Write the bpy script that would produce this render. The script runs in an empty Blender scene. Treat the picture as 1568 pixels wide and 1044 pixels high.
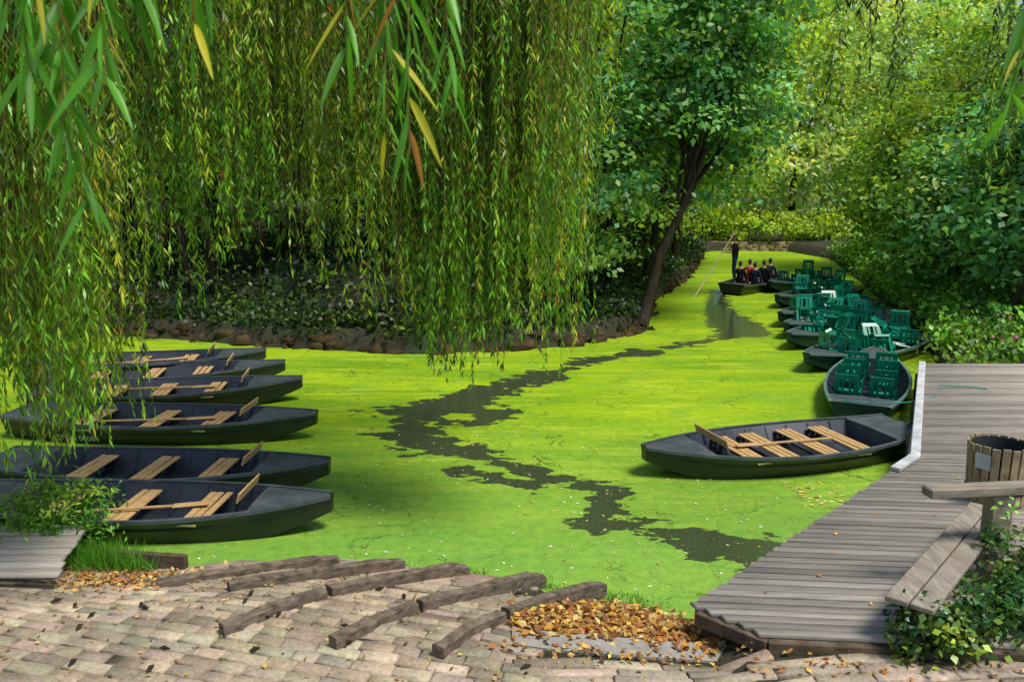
import bpy, math, numpy as np
from mathutils import Vector, Matrix
rng=np.random.default_rng(7)
scene=bpy.context.scene
col=scene.collection
# ------------------------------------------------------------------ helpers
def link(o,parent=None):
    col.objects.link(o)
    if parent is not None: o.parent=parent
    return o
def empty(name,loc=(0,0,0),rot=0):
    e=bpy.data.objects.new(name,None); e.location=loc; e.rotation_euler=(0,0,rot); e.empty_display_size=.2
    return link(e)
def mesh_np(name,V,F,mats,colr=None,parent=None,mi=None,smooth=False,tris=False):
    V=np.asarray(V,dtype=np.float32).reshape(-1,3); F=np.asarray(F,dtype=np.int32)
    k=F.shape[1]; me=bpy.data.meshes.new(name)
    me.vertices.add(len(V)); me.vertices.foreach_set('co',V.ravel())
    me.loops.add(F.size); me.loops.foreach_set('vertex_index',F.ravel())
    me.polygons.add(len(F)); me.polygons.foreach_set('loop_start',np.arange(0,F.size,k,dtype=np.int32))
    if mi is not None: me.polygons.foreach_set('material_index',np.asarray(mi,dtype=np.int32))
    if smooth: me.polygons.foreach_set('use_smooth',np.ones(len(F),dtype=bool))
    if not isinstance(mats,(list,tuple)): mats=[mats]
    for m in mats: me.materials.append(m)
    me.update(calc_edges=True)
    if colr is not None:
        a=me.color_attributes.new('Col','FLOAT_COLOR','POINT')
        c=np.ones((len(V),4),dtype=np.float32); c[:,:3]=colr
        a.data.foreach_set('color',c.ravel())
    return link(bpy.data.objects.new(name,me),parent)
def mesh_py(name,V,F,mats,parent=None,mi=None,smooth=False):
    me=bpy.data.meshes.new(name); me.from_pydata([tuple(v) for v in V],[],F)
    if not isinstance(mats,(list,tuple)): mats=[mats]
    for m in mats: me.materials.append(m)
    if mi is not None:
        for p,i in zip(me.polygons,mi): p.material_index=i
    if smooth:
        for p in me.polygons: p.use_smooth=True
    me.update()
    return link(bpy.data.objects.new(name,me),parent)
def bevel(o,w=.006,s=2):
    m=o.modifiers.new('bevel','BEVEL'); m.width=w; m.segments=s; m.limit_method='ANGLE'; return o
def beam_geo(p,q,w,h,up=(0,0,1)):
    p=Vector(p);q=Vector(q);d=(q-p).normalized(); up=Vector(up)
    s=d.cross(up).normalized(); u=s.cross(d).normalized()
    V=[]
    for e in (p,q):
        for a,b in ((-1,-1),(1,-1),(1,1),(-1,1)): V.append(e+s*(a*w/2)+u*(b*h/2))
    F=[(0,1,2,3),(7,6,5,4),(0,4,5,1),(1,5,6,2),(2,6,7,3),(3,7,4,0)]
    return V,F
def beams(name,lst,mat,parent=None,bw=.006):
    V=[];F=[]
    for b in lst:
        v,f=beam_geo(*b); n=len(V); V+=v; F+=[tuple(i+n for i in g) for g in f]
    o=mesh_py(name,V,F,mat,parent)
    if bw: bevel(o,bw,1)
    return o
def tube(path,rad,seg=8):
    P=np.array(path,float); n=len(P); R=np.array(rad,float)
    T=np.gradient(P,axis=0); T/=np.linalg.norm(T,axis=1)[:,None]+1e-9
    ref=np.tile([.3,.9,.1],(n,1)); A=np.cross(T,ref); A/=np.linalg.norm(A,axis=1)[:,None]+1e-9
    B=np.cross(T,A); an=np.linspace(0,2*np.pi,seg,endpoint=False)
    V=P[:,None]+R[:,None,None]*(np.cos(an)[None,:,None]*A[:,None]+np.sin(an)[None,:,None]*B[:,None])
    i=np.arange(n-1)[:,None]; j=np.arange(seg)[None]; j2=(j+1)%seg
    F=np.stack([i*seg+j,i*seg+j2,(i+1)*seg+j2,(i+1)*seg+j],-1).reshape(-1,4)
    return V.reshape(-1,3),F
def tubes(name,lst,mat,parent=None,seg=8):
    VV=[];FF=[];n=0
    for p,r in lst:
        v,f=tube(p,r,seg); VV.append(v); FF.append(f+n); n+=len(v)
    return mesh_np(name,np.concatenate(VV),np.concatenate(FF),mat,parent=parent,smooth=True)
def bez(a,b,c,n=10,j=0):
    t=np.linspace(0,1,n)[:,None]; a,b,c=[np.array(k,float) for k in (a,b,c)]
    p=(1-t)**2*a+2*t*(1-t)*b+t*t*c
    if j: p[1:-1]+=rng.normal(0,j,(n-2,3))
    return p
def unit(v): return v/(np.linalg.norm(v,axis=-1,keepdims=True)+1e-9)
def leaf_quads(P,D,N,L,W,fold=.12):
    S=unit(np.cross(D,N)); L=L[:,None];W=W[:,None]
    a=P; b=P+D*L*.42+S*W*.5+N*W*fold; c=P+D*L; d=P+D*L*.42-S*W*.5+N*W*fold
    return np.stack([a,b,c,d],1)
def leaf_obj(name,Q,C,mat,parent=None):
    n=len(Q); return mesh_np(name,Q.reshape(-1,3),np.arange(n*4).reshape(n,4),mat,colr=np.repeat(C,4,axis=0),parent=parent)
# ------------------------------------------------------------------ materials
def newmat(name):
    m=bpy.data.materials.new(name); m.use_nodes=True; nt=m.node_tree; nt.nodes.clear()
    out=nt.nodes.new('ShaderNodeOutputMaterial'); return m,nt,out
def N(nt,t,**k):
    n=nt.nodes.new(t)
    for a,b in k.items():
        if a in n.inputs: n.inputs[a].default_value=b
        else: setattr(n,a,b)
    return n
def mixrgb(nt,fac,a,b,bt='MIX'):
    m=nt.nodes.new('ShaderNodeMix'); m.data_type='RGBA'; m.blend_type=bt
    for i,v in ((0,fac),(6,a),(7,b)):
        if isinstance(v,bpy.types.NodeSocket): nt.links.new(v,m.inputs[i])
        elif i==0: m.inputs[0].default_value=v
        else: m.inputs[i].default_value=(*v,1)
    return m.outputs[2]
def coords(nt): return nt.nodes.new('ShaderNodeTexCoord').outputs['Object']
def noise(nt,scale,detail=5,vec=None,rough=.6):
    n=N(nt,'ShaderNodeTexNoise'); n.inputs['Scale'].default_value=scale; n.inputs['Detail'].default_value=detail; n.inputs['Roughness'].default_value=rough
    nt.links.new(vec if vec is not None else coords(nt),n.inputs['Vector']); return n.outputs['Fac']
def ramp(nt,fac,p0,p1,c0=(0,0,0),c1=(1,1,1)):
    r=nt.nodes.new('ShaderNodeValToRGB'); e=r.color_ramp.elements
    e[0].position=p0;e[1].position=p1;e[0].color=(*c0,1);e[1].color=(*c1,1); nt.links.new(fac,r.inputs[0]); return r.outputs[0]
def bump(nt,h,s=.3,d=.02):
    b=nt.nodes.new('ShaderNodeBump'); b.inputs['Strength'].default_value=s; b.inputs['Distance'].default_value=d
    nt.links.new(h,b.inputs['Height']); return b.outputs[0]
def leafmat(name,trans=.45,rough=.45,spec=.4):
    m,nt,out=newmat(name); at=nt.nodes.new('ShaderNodeAttribute'); at.attribute_name='Col'
    p=N(nt,'ShaderNodeBsdfPrincipled',Roughness=rough); p.inputs['Specular IOR Level'].default_value=spec
    tr=nt.nodes.new('ShaderNodeBsdfTranslucent'); mx=nt.nodes.new('ShaderNodeMixShader'); mx.inputs[0].default_value=trans
    c=at.outputs['Color']
    nt.links.new(c,p.inputs['Base Color'])
    tc=mixrgb(nt,1,c,(1.6,1.5,.5),'MULTIPLY'); nt.links.new(tc,tr.inputs[0])
    nt.links.new(p.outputs[0],mx.inputs[1]); nt.links.new(tr.outputs[0],mx.inputs[2]); nt.links.new(mx.outputs[0],out.inputs[0]); return m
def simple(name,c1,c2,scale=6,rough=.7,spec=.3,bs=.3,bd=.01,attr=False,stretch=None,detail=6):
    m,nt,out=newmat(name); p=N(nt,'ShaderNodeBsdfPrincipled',Roughness=rough); p.inputs['Specular IOR Level'].default_value=spec
    v=coords(nt)
    if stretch:
        mp=nt.nodes.new('ShaderNodeMapping'); mp.inputs['Scale'].default_value=stretch; nt.links.new(v,mp.inputs[0]); v=mp.outputs[0]
    n=noise(nt,scale,detail,v); c=mixrgb(nt,ramp(nt,n,.3,.7),c1,c2)
    if attr:
        at=nt.nodes.new('ShaderNodeAttribute'); at.attribute_name='Col'; c=mixrgb(nt,1,c,at.outputs['Color'],'MULTIPLY')
    nt.links.new(c,p.inputs['Base Color']); n2=noise(nt,scale*5,4,v)
    nt.links.new(bump(nt,n2,bs,bd),p.inputs['Normal']); nt.links.new(p.outputs[0],out.inputs[0]); return m
M_leaf=leafmat('leaf_broad',.42,.42,.4)
M_willow=leafmat('leaf_willow',.42,.38,.5)
M_ivy=leafmat('leaf_ivy',.2,.35,.5)
M_fall=leafmat('leaf_fallen',.15,.7,.2)
M_bark=simple('bark',(.018,.013,.008),(.06,.045,.03),7,.9,.2,.8,.03,stretch=(1,1,.25))
M_barkd=simple('bark_dark',(.010,.009,.006),(.028,.024,.016),7,.9,.1,.8,.03,stretch=(1,1,.25))
M_barkl=simple('bark_light',(.05,.03,.015),(.14,.09,.05),7,.9,.2,.8,.03,stretch=(1,1,.3))
M_twig=simple('willow_twig',(.12,.11,.02),(.25,.2,.04),20,.6)
M_woodplain=simple('old_timber',(.045,.033,.022),(.18,.13,.085),5,.85,.2,.8,.015)
M_slipw=simple('slipway_wood',(.06,.045,.032),(.25,.195,.14),6,.85,.2,.9,.015,stretch=(1.5,1.5,4))
M_tan=simple('varnished_wood',(.40,.23,.09),(.60,.39,.17),6,.5,.4,.2,.005,stretch=(1,4,4))
M_stone,nt,out=newmat('paving_stone'); p=N(nt,'ShaderNodeBsdfPrincipled',Roughness=.85); p.inputs['Specular IOR Level'].default_value=.25
at=nt.nodes.new('ShaderNodeAttribute'); at.attribute_name='Col'
c=mixrgb(nt,ramp(nt,noise(nt,1.1,6,rough=.7),.35,.7),(.58,.57,.54),(1.12,1.08,1.0)); c=mixrgb(nt,1,c,ramp(nt,noise(nt,22,7,rough=.75),.3,.7,(.55,.53,.5),(1.15,1.12,1.08)),'MULTIPLY')
c=mixrgb(nt,1,c,at.outputs['Color'],'MULTIPLY'); nt.links.new(c,p.inputs['Base Color']); nt.links.new(bump(nt,noise(nt,38,6),.8,.015),p.inputs['Normal']); nt.links.new(p.outputs[0],out.inputs[0])
M_rock=simple('bank_stone',(.35,.4,.2),(1.1,1,.8),3,.9,.2,.9,.05,attr=True)
M_conc=simple('concrete',(.2,.185,.16),(.36,.335,.295),5,.85,.25,.4,.01)
M_hull=simple('hull_black',(.008,.012,.009),(.022,.028,.017),2.5,.33,.5,.15,.004)
M_hullg=simple('hull_green',(.005,.022,.017),(.008,.035,.027),2.5,.35,.5,.15,.004)
M_in=simple('hull_inside',(.008,.012,.02),(.03,.038,.05),3,.45,.5,.2,.004)
M_rim=simple('gunwale',(.035,.045,.052),(.10,.12,.13),3,.45,.5,.1,.002)
M_rimg=simple('gunwale_pale',(.05,.11,.09),(.14,.24,.2),3,.45,.5,.1,.002)
M_deckp=simple('boat_deck',(.035,.045,.052),(.09,.105,.112),3,.5,.5,.1,.003)
M_plate=simple('yellow_plate',(.5,.42,.15),(.65,.55,.25),8,.5)
M_white=simple('white_paint',(.35,.36,.36),(.62,.63,.62),4,.6)
M_gplast=simple('green_plastic',(.0,.17,.095),(.005,.27,.155),3,.3,.5,.1,.002)
M_black=simple('black_cloth',(.008,.008,.01),(.02,.02,.024),12,.9,.1,.4,.01)
M_jean=simple('navy_cloth',(.012,.02,.05),(.025,.035,.08),12,.9,.1,.4,.01)
M_skin=simple('skin',(.42,.24,.16),(.5,.29,.2),8,.5,.3,.1,.002)
M_hair=simple('hair',(.015,.01,.007),(.05,.03,.02),30,.6,.3,.5,.005)
M_rope=simple('rope_teal',(.02,.2,.17),(.05,.3,.25),30,.8)
M_red=simple('red_cloth',(.4,.02,.02),(.5,.05,.04),10,.8)
M_blue=simple('blue_cloth',(.02,.08,.4),(.04,.12,.5),10,.8)
# ------------------------------------------------------------------ terrain
left_shore=[(-60,27),(-14.6,23.7),(-10.4,23.4),(-6.65,22.05),(-2.4,21.0),(1.5,22.05),(3.8,24.1),(5.1,30.3),(7.4,36),(10.1,45.2),(11.3,50),(16,50.5)]
right_shore=[(17.0,45.2),(14.8,36),(13.3,30.3),(11.4,23),(9.2,17.3),(7.2,12.2),(4.6,8.6),(2.6,7.6)]
near_shore=[(1.90,8.05),(1.5,8.25),(.87,8.5),(.19,8.8),(-.71,9.05),(-1.57,9.25),(-2.38,9.4),(-3.37,9.35),(-4.13,9.1),(-4.85,9.3),(-6,9.5),(-14,9.6),(-60,9)]
poly=np.array(left_shore+right_shore+near_shore,float)
def sdist(x,y):
    x=np.asarray(x,float);y=np.asarray(y,float)
    d=np.full(x.shape,1e9); ins=np.zeros(x.shape,bool)
    for i in range(len(poly)):
        ax,ay=poly[i];bx,by=poly[(i+1)%len(poly)]
        dx,dy=bx-ax,by-ay; t=np.clip(((x-ax)*dx+(y-ay)*dy)/(dx*dx+dy*dy),0,1)
        d=np.minimum(d,np.hypot(x-ax-t*dx,y-ay-t*dy))
        c=((ay>y)!=(by>y))&(x<(bx-ax)*(y-ay)/((by-ay)+1e-12)+ax); ins^=c
    return np.where(ins,-d,d)
def sm(a,b,x):
    t=np.clip((x-a)/(b-a),0,1); return t*t*(3-2*t)
def ground_z(x,y):
    x=np.asarray(x,float);y=np.asarray(y,float); d=sdist(x,y)
    out=np.clip(d,0,None)
    slip=1-sm(1.9,2.6,x)
    k=6.; lin=out*(.235*slip+3.*(1-slip)); front=.46-np.log1p(np.exp(np.clip((.46-lin)*k*4,-30,30)))/(k*4)
    front=np.maximum(front,-.02)
    leftb=np.minimum(.5,out*2.2)+1.7*sm(.4,7,out)+.8*sm(8,25,out)+.12*np.sin(x*.9)*sm(.5,3,out)*np.cos(y*.7)
    rightb=np.minimum(.45,out*2)+1.0*sm(.8,6,out)+1.2*sm(7,25,out)
    isleft=sm(-1.5,1.5,(y-14)-(x-3)*2.9)
    isright=1-isleft
    rr=rightb*sm(9.5,17,y)+front*(1-sm(9.5,17,y))
    far=sm(44,48,y)
    z=np.where((y>=13.5)|(x>6),leftb*isleft+rr*isright,front)
    z=z*(1-far)+far*(np.minimum(.5,out*2)+1.0*sm(.5,10,out))
    return np.where(d<0,np.maximum(-.9,d*1.2),z)
xs=np.concatenate([[-400,-250,-150,-100,-70,-50,-38],np.arange(-30,30.01,.25),[38,50,70,100,150,250,400]])
ys=np.concatenate([[-300,-150,-80,-40,-20,-8],np.arange(-2,60.01,.25),[66,75,90,120,170,260,420,700]])
X,Y=np.meshgrid(xs,ys); Z=ground_z(X,Y)
nx,ny=len(xs),len(ys)
i=np.arange(ny-1)[:,None]*nx+np.arange(nx-1)[None]
F=np.stack([i,i+1,i+nx+1,i+nx],-1).reshape(-1,4)
M_ground,nt,out=newmat('ground_earth')
p=N(nt,'ShaderNodeBsdfPrincipled',Roughness=.95); n1=noise(nt,1.3,8); n2=noise(nt,14,6)
c=mixrgb(nt,ramp(nt,n1,.4,.62),(.026,.019,.011),(.015,.034,.007)); c=mixrgb(nt,ramp(nt,n2,.4,.85),c,(.07,.055,.028))
nt.links.new(c,p.inputs['Base Color']); nt.links.new(bump(nt,n2,.8,.08),p.inputs['Normal']); nt.links.new(p.outputs[0],out.inputs[0])
mesh_np('ground',np.stack([X,Y,Z],-1).reshape(-1,3),F,M_ground,smooth=True)
# ------------------------------------------------------------------ water with duckweed
wx=np.concatenate([np.arange(-60,-14,1.),np.arange(-14,9.5,.06),np.arange(9.5,18.1,.25)])
wy=np.concatenate([np.arange(6.8,26,.06),np.arange(26,51.5,.15)])
WX,WY=np.meshgrid(wx,wy)
def pd(pts):
    d=np.full(WX.shape,1e9)
    for (ax,ay,ra),(bx,by,rb) in zip(pts[:-1],pts[1:]):
        dx,dy=bx-ax,by-ay; t=np.clip(((WX-ax)*dx+(WY-ay)*dy)/(dx*dx+dy*dy+1e-9),0,1)
        d=np.minimum(d,np.hypot(WX-ax-t*dx,(WY-ay-t*dy))-(ra+(rb-ra)*t))
    return d
s1=[(8.0,33,.25),(7.6,31.1,.35),(6.9,28,.5),(6.8,26.1,.75),(6.7,24.0,.75),(5.6,23.0,.1),(4.7,22.3,.35),(3.9,21.6,.06),(3.3,21.2,.48),(2.6,20.7,.12),(1.85,20.3,.42),(1.2,19.2,.14),(.68,18.7,.6),(.0,17.9,.38),(-.5,17.3,.55),(-1.0,16.5,.6),(-1.7,15.9,.6),(-1.75,15.4,.4),(-1.9,14.7,.32),(-1.6,14.0,.48),(-1.0,13.6,.38),(-.5,13.3,.3),(-.3,12.9,.0),(.0,12.5,.2),(.25,12.2,.08),(.6,12.1,.12),(1.0,11.85,.24),(1.35,11.6,.3),(1.35,11.0,.18),(1.1,10.5,.26),(1.5,10.42,.18),(2.1,10.1,.24),(2.55,9.75,.42),(3.05,9.5,.5),(2.9,9.0,.3)]
s2=[(-3.1,15.9,.0),(-2.4,15.75,.2),(-1.5,16.1,.35),(-.3,15.7,.4),(-.5,15.1,.22),(-1.3,14.9,.14)]
s3=[(-1.6,13.6,.25),(-.7,13.3,.25),(.3,12.7,.12),(.6,11.9,.2),(.9,12.3,.1)]
s4=[(-.9,12.5,.14),(-.2,12.1,.2),(.5,11.9,.12)]
s5=[(-2.5,14.4,.1),(-1.8,14.2,.4),(-1.2,13.4,.15)]
D=pd(s1)
for q in (s2,s3,s4,s5): D=np.minimum(D,pd(q))
D=D+.10*np.sin(WX*5.1+WY*3)*np.cos(WY*4.3)+.07*np.sin(WX*9+1)*np.sin(WY*11+WX*3)
openw=np.clip(.5-D*1.0,0,1)
nx,ny=len(wx),len(wy); i=np.arange(ny-1)[:,None]*nx+np.arange(nx-1)[None]
F=np.stack([i,i+1,i+nx+1,i+nx],-1).reshape(-1,4)
M_water,nt,out=newmat('duckweed_water')
at=nt.nodes.new('ShaderNodeAttribute'); at.attribute_name='Col'; sep=nt.nodes.new('ShaderNodeSeparateColor'); nt.links.new(at.outputs['Color'],sep.inputs[0])
v=coords(nt); mpw=nt.nodes.new('ShaderNodeMapping'); mpw.inputs['Scale'].default_value=(.8,1.5,1); nt.links.new(v,mpw.inputs[0])
nz=noise(nt,2.6,9,mpw.outputs[0],rough=.62); nz2=noise(nt,1.1,4)
ma=N(nt,'ShaderNodeMath',operation='MULTIPLY_ADD'); nt.links.new(nz,ma.inputs[0]); ma.inputs[1].default_value=1.5; nt.links.new(sep.outputs[0],ma.inputs[2])
mr=N(nt,'ShaderNodeMapRange'); nt.links.new(ma.outputs[0],mr.inputs[0]); mr.inputs[1].default_value=1.235; mr.inputs[2].default_value=1.262; mask=mr.outputs[0]
weed=N(nt,'ShaderNodeBsdfPrincipled',Roughness=.5); weed.inputs['Specular IOR Level'].default_value=.2
mp=nt.nodes.new('ShaderNodeMapping'); mp.inputs['Scale'].default_value=(.35,1.6,1); nt.links.new(v,mp.inputs[0])
big=noise(nt,.55,6,mp.outputs[0],.65)
c=mixrgb(nt,ramp(nt,big,.38,.62),(.18,.345,.008),(.40,.56,.008))
c=mixrgb(nt,ramp(nt,nz2,.48,.72),c,(.22,.42,.03))
mp3=nt.nodes.new('ShaderNodeMapping'); mp3.inputs['Scale'].default_value=(.4,3.0,1); nt.links.new(v,mp3.inputs[0])
streak=noise(nt,1.2,8,mp3.outputs[0],.7); c=mixrgb(nt,ramp(nt,streak,.5,.72),c,(.58,.66,.05))
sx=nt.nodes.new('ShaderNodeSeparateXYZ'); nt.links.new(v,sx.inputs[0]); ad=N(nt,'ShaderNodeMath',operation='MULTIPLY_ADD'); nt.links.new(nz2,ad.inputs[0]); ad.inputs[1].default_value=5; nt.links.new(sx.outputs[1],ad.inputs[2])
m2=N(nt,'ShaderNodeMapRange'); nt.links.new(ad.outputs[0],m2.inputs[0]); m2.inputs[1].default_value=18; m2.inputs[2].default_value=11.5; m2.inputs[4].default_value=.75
c=mixrgb(nt,m2.outputs[0],c,(.20,.42,.08))  # sky reflection painted into the weed colour, bluer green towards the camera
fine=noise(nt,55,4,rough=.7); c=mixrgb(nt,ramp(nt,fine,.28,.55),(.09,.18,.012),c)
blot=noise(nt,7,6,rough=.7); c=mixrgb(nt,1,c,ramp(nt,blot,.3,.6,(.72,.76,.75),(1.04,1.03,1)),'MULTIPLY')
vo=N(nt,'ShaderNodeTexNoise'); vo.inputs['Scale'].default_value=.8; vo.inputs['Detail'].default_value=9; vo.inputs['Roughness'].default_value=.55; vo.inputs['Distortion'].default_value=.7
nt.links.new(v,vo.inputs['Vector'])
sb=N(nt,'ShaderNodeMath',operation='SUBTRACT'); nt.links.new(vo.outputs['Fac'],sb.inputs[0]); sb.inputs[1].default_value=.5
ab=N(nt,'ShaderNodeMath',operation='ABSOLUTE'); nt.links.new(sb.outputs[0],ab.inputs[0])
ln=ramp(nt,ab.outputs[0],.0,.008,(1,1,1),(0,0,0)); gate=ramp(nt,noise(nt,.5,3),.45,.56)
c=mixrgb(nt,mixrgb(nt,1,ln,gate,'MULTIPLY'),c,(.05,.10,.012))
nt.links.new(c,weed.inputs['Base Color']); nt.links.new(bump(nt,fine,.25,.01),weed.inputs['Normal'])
wat=N(nt,'ShaderNodeBsdfPrincipled',Roughness=.1)
spk=ramp(nt,noise(nt,25,4),.6,.7); wc=mixrgb(nt,spk,(.05,.062,.03),(.16,.28,.03)); nt.links.new(wc,wat.inputs['Base Color'])
nt.links.new(bump(nt,noise(nt,3,3),.08,.02),wat.inputs['Normal'])
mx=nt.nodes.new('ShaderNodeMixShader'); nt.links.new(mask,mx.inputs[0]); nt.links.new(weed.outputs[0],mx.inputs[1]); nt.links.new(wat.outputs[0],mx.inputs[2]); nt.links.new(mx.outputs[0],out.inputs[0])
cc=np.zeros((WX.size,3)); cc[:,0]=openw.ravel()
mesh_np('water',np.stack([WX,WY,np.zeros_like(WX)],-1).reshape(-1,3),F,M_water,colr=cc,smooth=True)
# ------------------------------------------------------------------ blocks (paving, bank stones)
def blocks(name,cx,cy,cz,lx,ly,lz,ang,tint,mat,jit=.008,bev=.014,slope=True):
    n=len(cx); sx=np.array([-1,1,1,-1])/2; sy=np.array([-1,-1,1,1])/2
    ca,sa=np.cos(ang)[:,None],np.sin(ang)[:,None]
    rings=[]
    for (ins,dz) in ((0,-lz[:,None]),(0,-bev*.9),(bev,0)):
        ax=sx[None]*(lx[:,None]-2*ins)+rng.normal(0,jit*.5,(n,4)); ay=sy[None]*(ly[:,None]-2*ins)+rng.normal(0,jit*.5,(n,4))
        px=cx[:,None]+ax*ca-ay*sa; py=cy[:,None]+ax*sa+ay*ca
        zz=(ground_z(px,py) if slope else np.zeros((n,4)))+cz[:,None]+dz+(rng.normal(0,jit*.35,(n,4)) if ins else 0)
        rings.append(np.stack([px,py,zz],-1))
    V=np.concatenate(rings,1)
    f=[[8,9,10,11]]+[[k,(k+1)%4,4+(k+1)%4,4+k] for k in range(4)]+[[4+k,4+(k+1)%4,8+(k+1)%4,8+k] for k in range(4)]
    F=(np.array(f)[None]+np.arange(n)[:,None,None]*12).reshape(-1,4)
    return mesh_np(name,V.reshape(-1,3),F,mat,colr=np.repeat(tint,12,axis=0))
def paving(name,ang,bl,bw,keep,tone,sd=.16,gap=.012,jit=.012):
    ca,sa=math.cos(ang),math.sin(ang); C=[]
    for r in range(-70,70):
        off=(r%2)*bl*.5+rng.uniform(-.04,.04); u=-12+off
        while u<12:
            l=bl*rng.uniform(.7,1.3); uc=u+l/2; vc=r*bw
            x=uc*ca-vc*sa; y=7+uc*sa+vc*ca; C.append((x,y,l-gap,bw-gap)); u+=l
    C=np.array(C); C=C[keep(C[:,0],C[:,1])]
    n=len(C); t=np.clip(rng.normal(1,sd,n),.5,1.45)[:,None]*np.array(tone)*(1+rng.normal(0,.035,(n,3)))
    return blocks(name,C[:,0],C[:,1],.035+rng.normal(0,.005,n),C[:,2],C[:,3],np.full(n,.1),np.full(n,ang)+rng.normal(0,.014,n),t,M_stone,jit=jit)
split=lambda x,y:(x> .15+(7.0-y)*.25)&(y<6.75)
notleaf=lambda x,y:~((x>.1)&(y>6.68))
ramp_zone=lambda x,y:(y>7.75-.35*x)&(x>-3.9)&(y<9.7)&(x<1.9)
paving('paving_stones',math.radians(-15),.32,.15,lambda x,y:(x>-8)&(y>4.2)&(y<9.6)&(sdist(x,y)>.1)&(x<2.)&~split(x,y)&notleaf(x,y)&~ramp_zone(x,y),(.53,.455,.355))
paving('ramp_slabs',math.radians(-12),.55,.28,lambda x,y:(sdist(x,y)>-.12)&ramp_zone(x,y)&notleaf(x,y),(.47,.405,.33),.1)
paving('plank_path',math.radians(4),.62,.14,lambda x,y:(x<9)&(y>4.2)&split(x,y)&(y<6.66-.03*x),(.53,.455,.36))
V=[];F=[]
for k,x in enumerate(np.linspace(.0,1.95,12)):
    y=6.84+.12*(x-.9)**2; z=float(ground_z(np.array([x]),np.array([y-.05]))[0])
    for dy,dz in ((-.14,-.1),(-.14,.038),(.14,.045),(.14,-.1)): V.append((x,y+dy+rng.normal(0,.006),z+dz))
for k in range(11):
    b=k*4
    for a in range(3): F.append((b+a,b+4+a,b+5+a,b+1+a))
F+= [(0,1,2,3),(44,47,46,45)]
mesh_py('concrete_kerb',V,F,M_conc)
# slipway timbers
slips=[[(-3.68,8.15),(-3.0,8.55),(-2.24,8.98),(-2.0,9.1)],[(-2.85,7.9),(-2.2,8.35),(-1.5,8.85),(-1.25,9.05)],[(-2.57,6.87),(-2.2,7.32),(-1.86,7.72)],[(-1.82,7.8),(-1.35,8.25),(-.68,8.78),(-.5,8.9)],
 [(-1.54,6.66),(-1.25,7.05),(-.93,7.42)],[(-.88,7.5),(-.4,8.0),(.18,8.6),(.34,8.74)],[(-.63,6.51),(-.4,6.92),(-.1,7.3)],[(-.05,7.38),(.3,7.85),(.84,8.4),(1.0,8.55)]]
for s in slips:
    P=np.array(s); t=np.linspace(0,len(s)-1,10); px=np.interp(t,range(len(s)),P[:,0])+rng.normal(0,.006,10); py=np.interp(t,range(len(s)),P[:,1])
    pz=np.maximum(ground_z(px,py),-.01); pz=np.linspace(pz[0],pz[-1],10)*.7+pz*.3+.12+rng.normal(0,.008)
    V=[];F=[]
    T=np.gradient(np.stack([px,py],1),axis=0); T/=np.linalg.norm(T,axis=1)[:,None]
    for k in range(10):
        w=.055+rng.normal(0,.005); nx_,ny_=-T[k,1],T[k,0]
        for a,b in ((-1,-.22),(-1,.0),(-.8,.012),(.8,.012),(1,0),(1,-.22)): V.append((px[k]+nx_*w*a,py[k]+ny_*w*a,pz[k]+b+rng.normal(0,.004)))
    for k in range(9):
        for a in range(6): F.append((k*6+a,k*6+(a+1)%6,(k+1)*6+(a+1)%6,(k+1)*6+a))
    F+=[(5,4,3,2,1,0),tuple(54+a for a in range(6))]
    mesh_py('slipway_timber',V,F,M_slipw)
beams('shore_edging',[((-4.9,9.15,.10),(-3.7,8.98,.10),.08,.3)],M_woodplain)
M_board=simple('deck_board',(.28,.25,.215),(.50,.455,.395),4,.8,.25,.5,.006,stretch=(.4,5,5),attr=True)
def boards(name,rows,parent,th=.035):
    V=[];Fq=[];T=[]; d2=.008
    for (xa,ya,xb,yb,w,z,sk) in rows:
        b=len(V)
        for dz,ii in ((-th,0),(-d2,0),(0,d2)): V+=[(xa,ya+ii,z+dz),(xb,yb+ii,z+dz),(xb,yb+w-ii,z+dz),(xa+sk,ya+w-ii,z+dz)]
        for r in (0,4):
            for k in range(4): Fq.append((b+r+k,b+r+(k+1)%4,b+r+4+(k+1)%4,b+r+4+k))
        Fq.append((b+8,b+9,b+10,b+11)); T+= [np.array((1.,.97,.93))*np.clip(rng.normal(1,.15),.55,1.4)]*12
    return mesh_np(name,V,Fq,M_board,colr=np.array(T),parent=parent)
boards('small_landing',[(-6.6,8.0+k*.16,-4.66-.04*k+rng.normal(0,.02),8.02+k*.16,.135,.50+rng.normal(0,.004),0) for k in range(8)],None)
LS=np.array(left_shore[:-1],float); seg=np.hypot(*np.diff(LS,axis=0).T); cum=np.concatenate([[0],np.cumsum(seg)])
B=[]
for row in range(3):
    s=30+rng.uniform(0,.3)
    while s<cum[-1]-.2:
        l=rng.uniform(.15,.6); x=np.interp(s+l/2,cum,LS[:,0]); y=np.interp(s+l/2,cum,LS[:,1]); k=min(np.searchsorted(cum,s)-1,len(seg)-1); k=max(k,0)
        a=math.atan2(*(LS[k+1]-LS[k])[::-1]); off=.05+row*.12+rng.normal(0,.07)
        if rng.random()<.75: B.append((x-math.sin(a)*off,y+math.cos(a)*off,.08+row*.13+rng.normal(0,.05),l-.02,.3,a+rng.normal(0,.2)))
        s+=l*rng.uniform(.9,1.2)
B=np.array(B); n=len(B); t=np.clip(rng.normal(1,.35,n),.3,1.9)[:,None]*np.array((.075,.052,.028))
blocks('stone_bank',B[:,0],B[:,1],B[:,2],B[:,3],B[:,4],np.full(n,.2),B[:,5],t,M_rock,jit=.11,bev=.06,slope=False)
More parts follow.
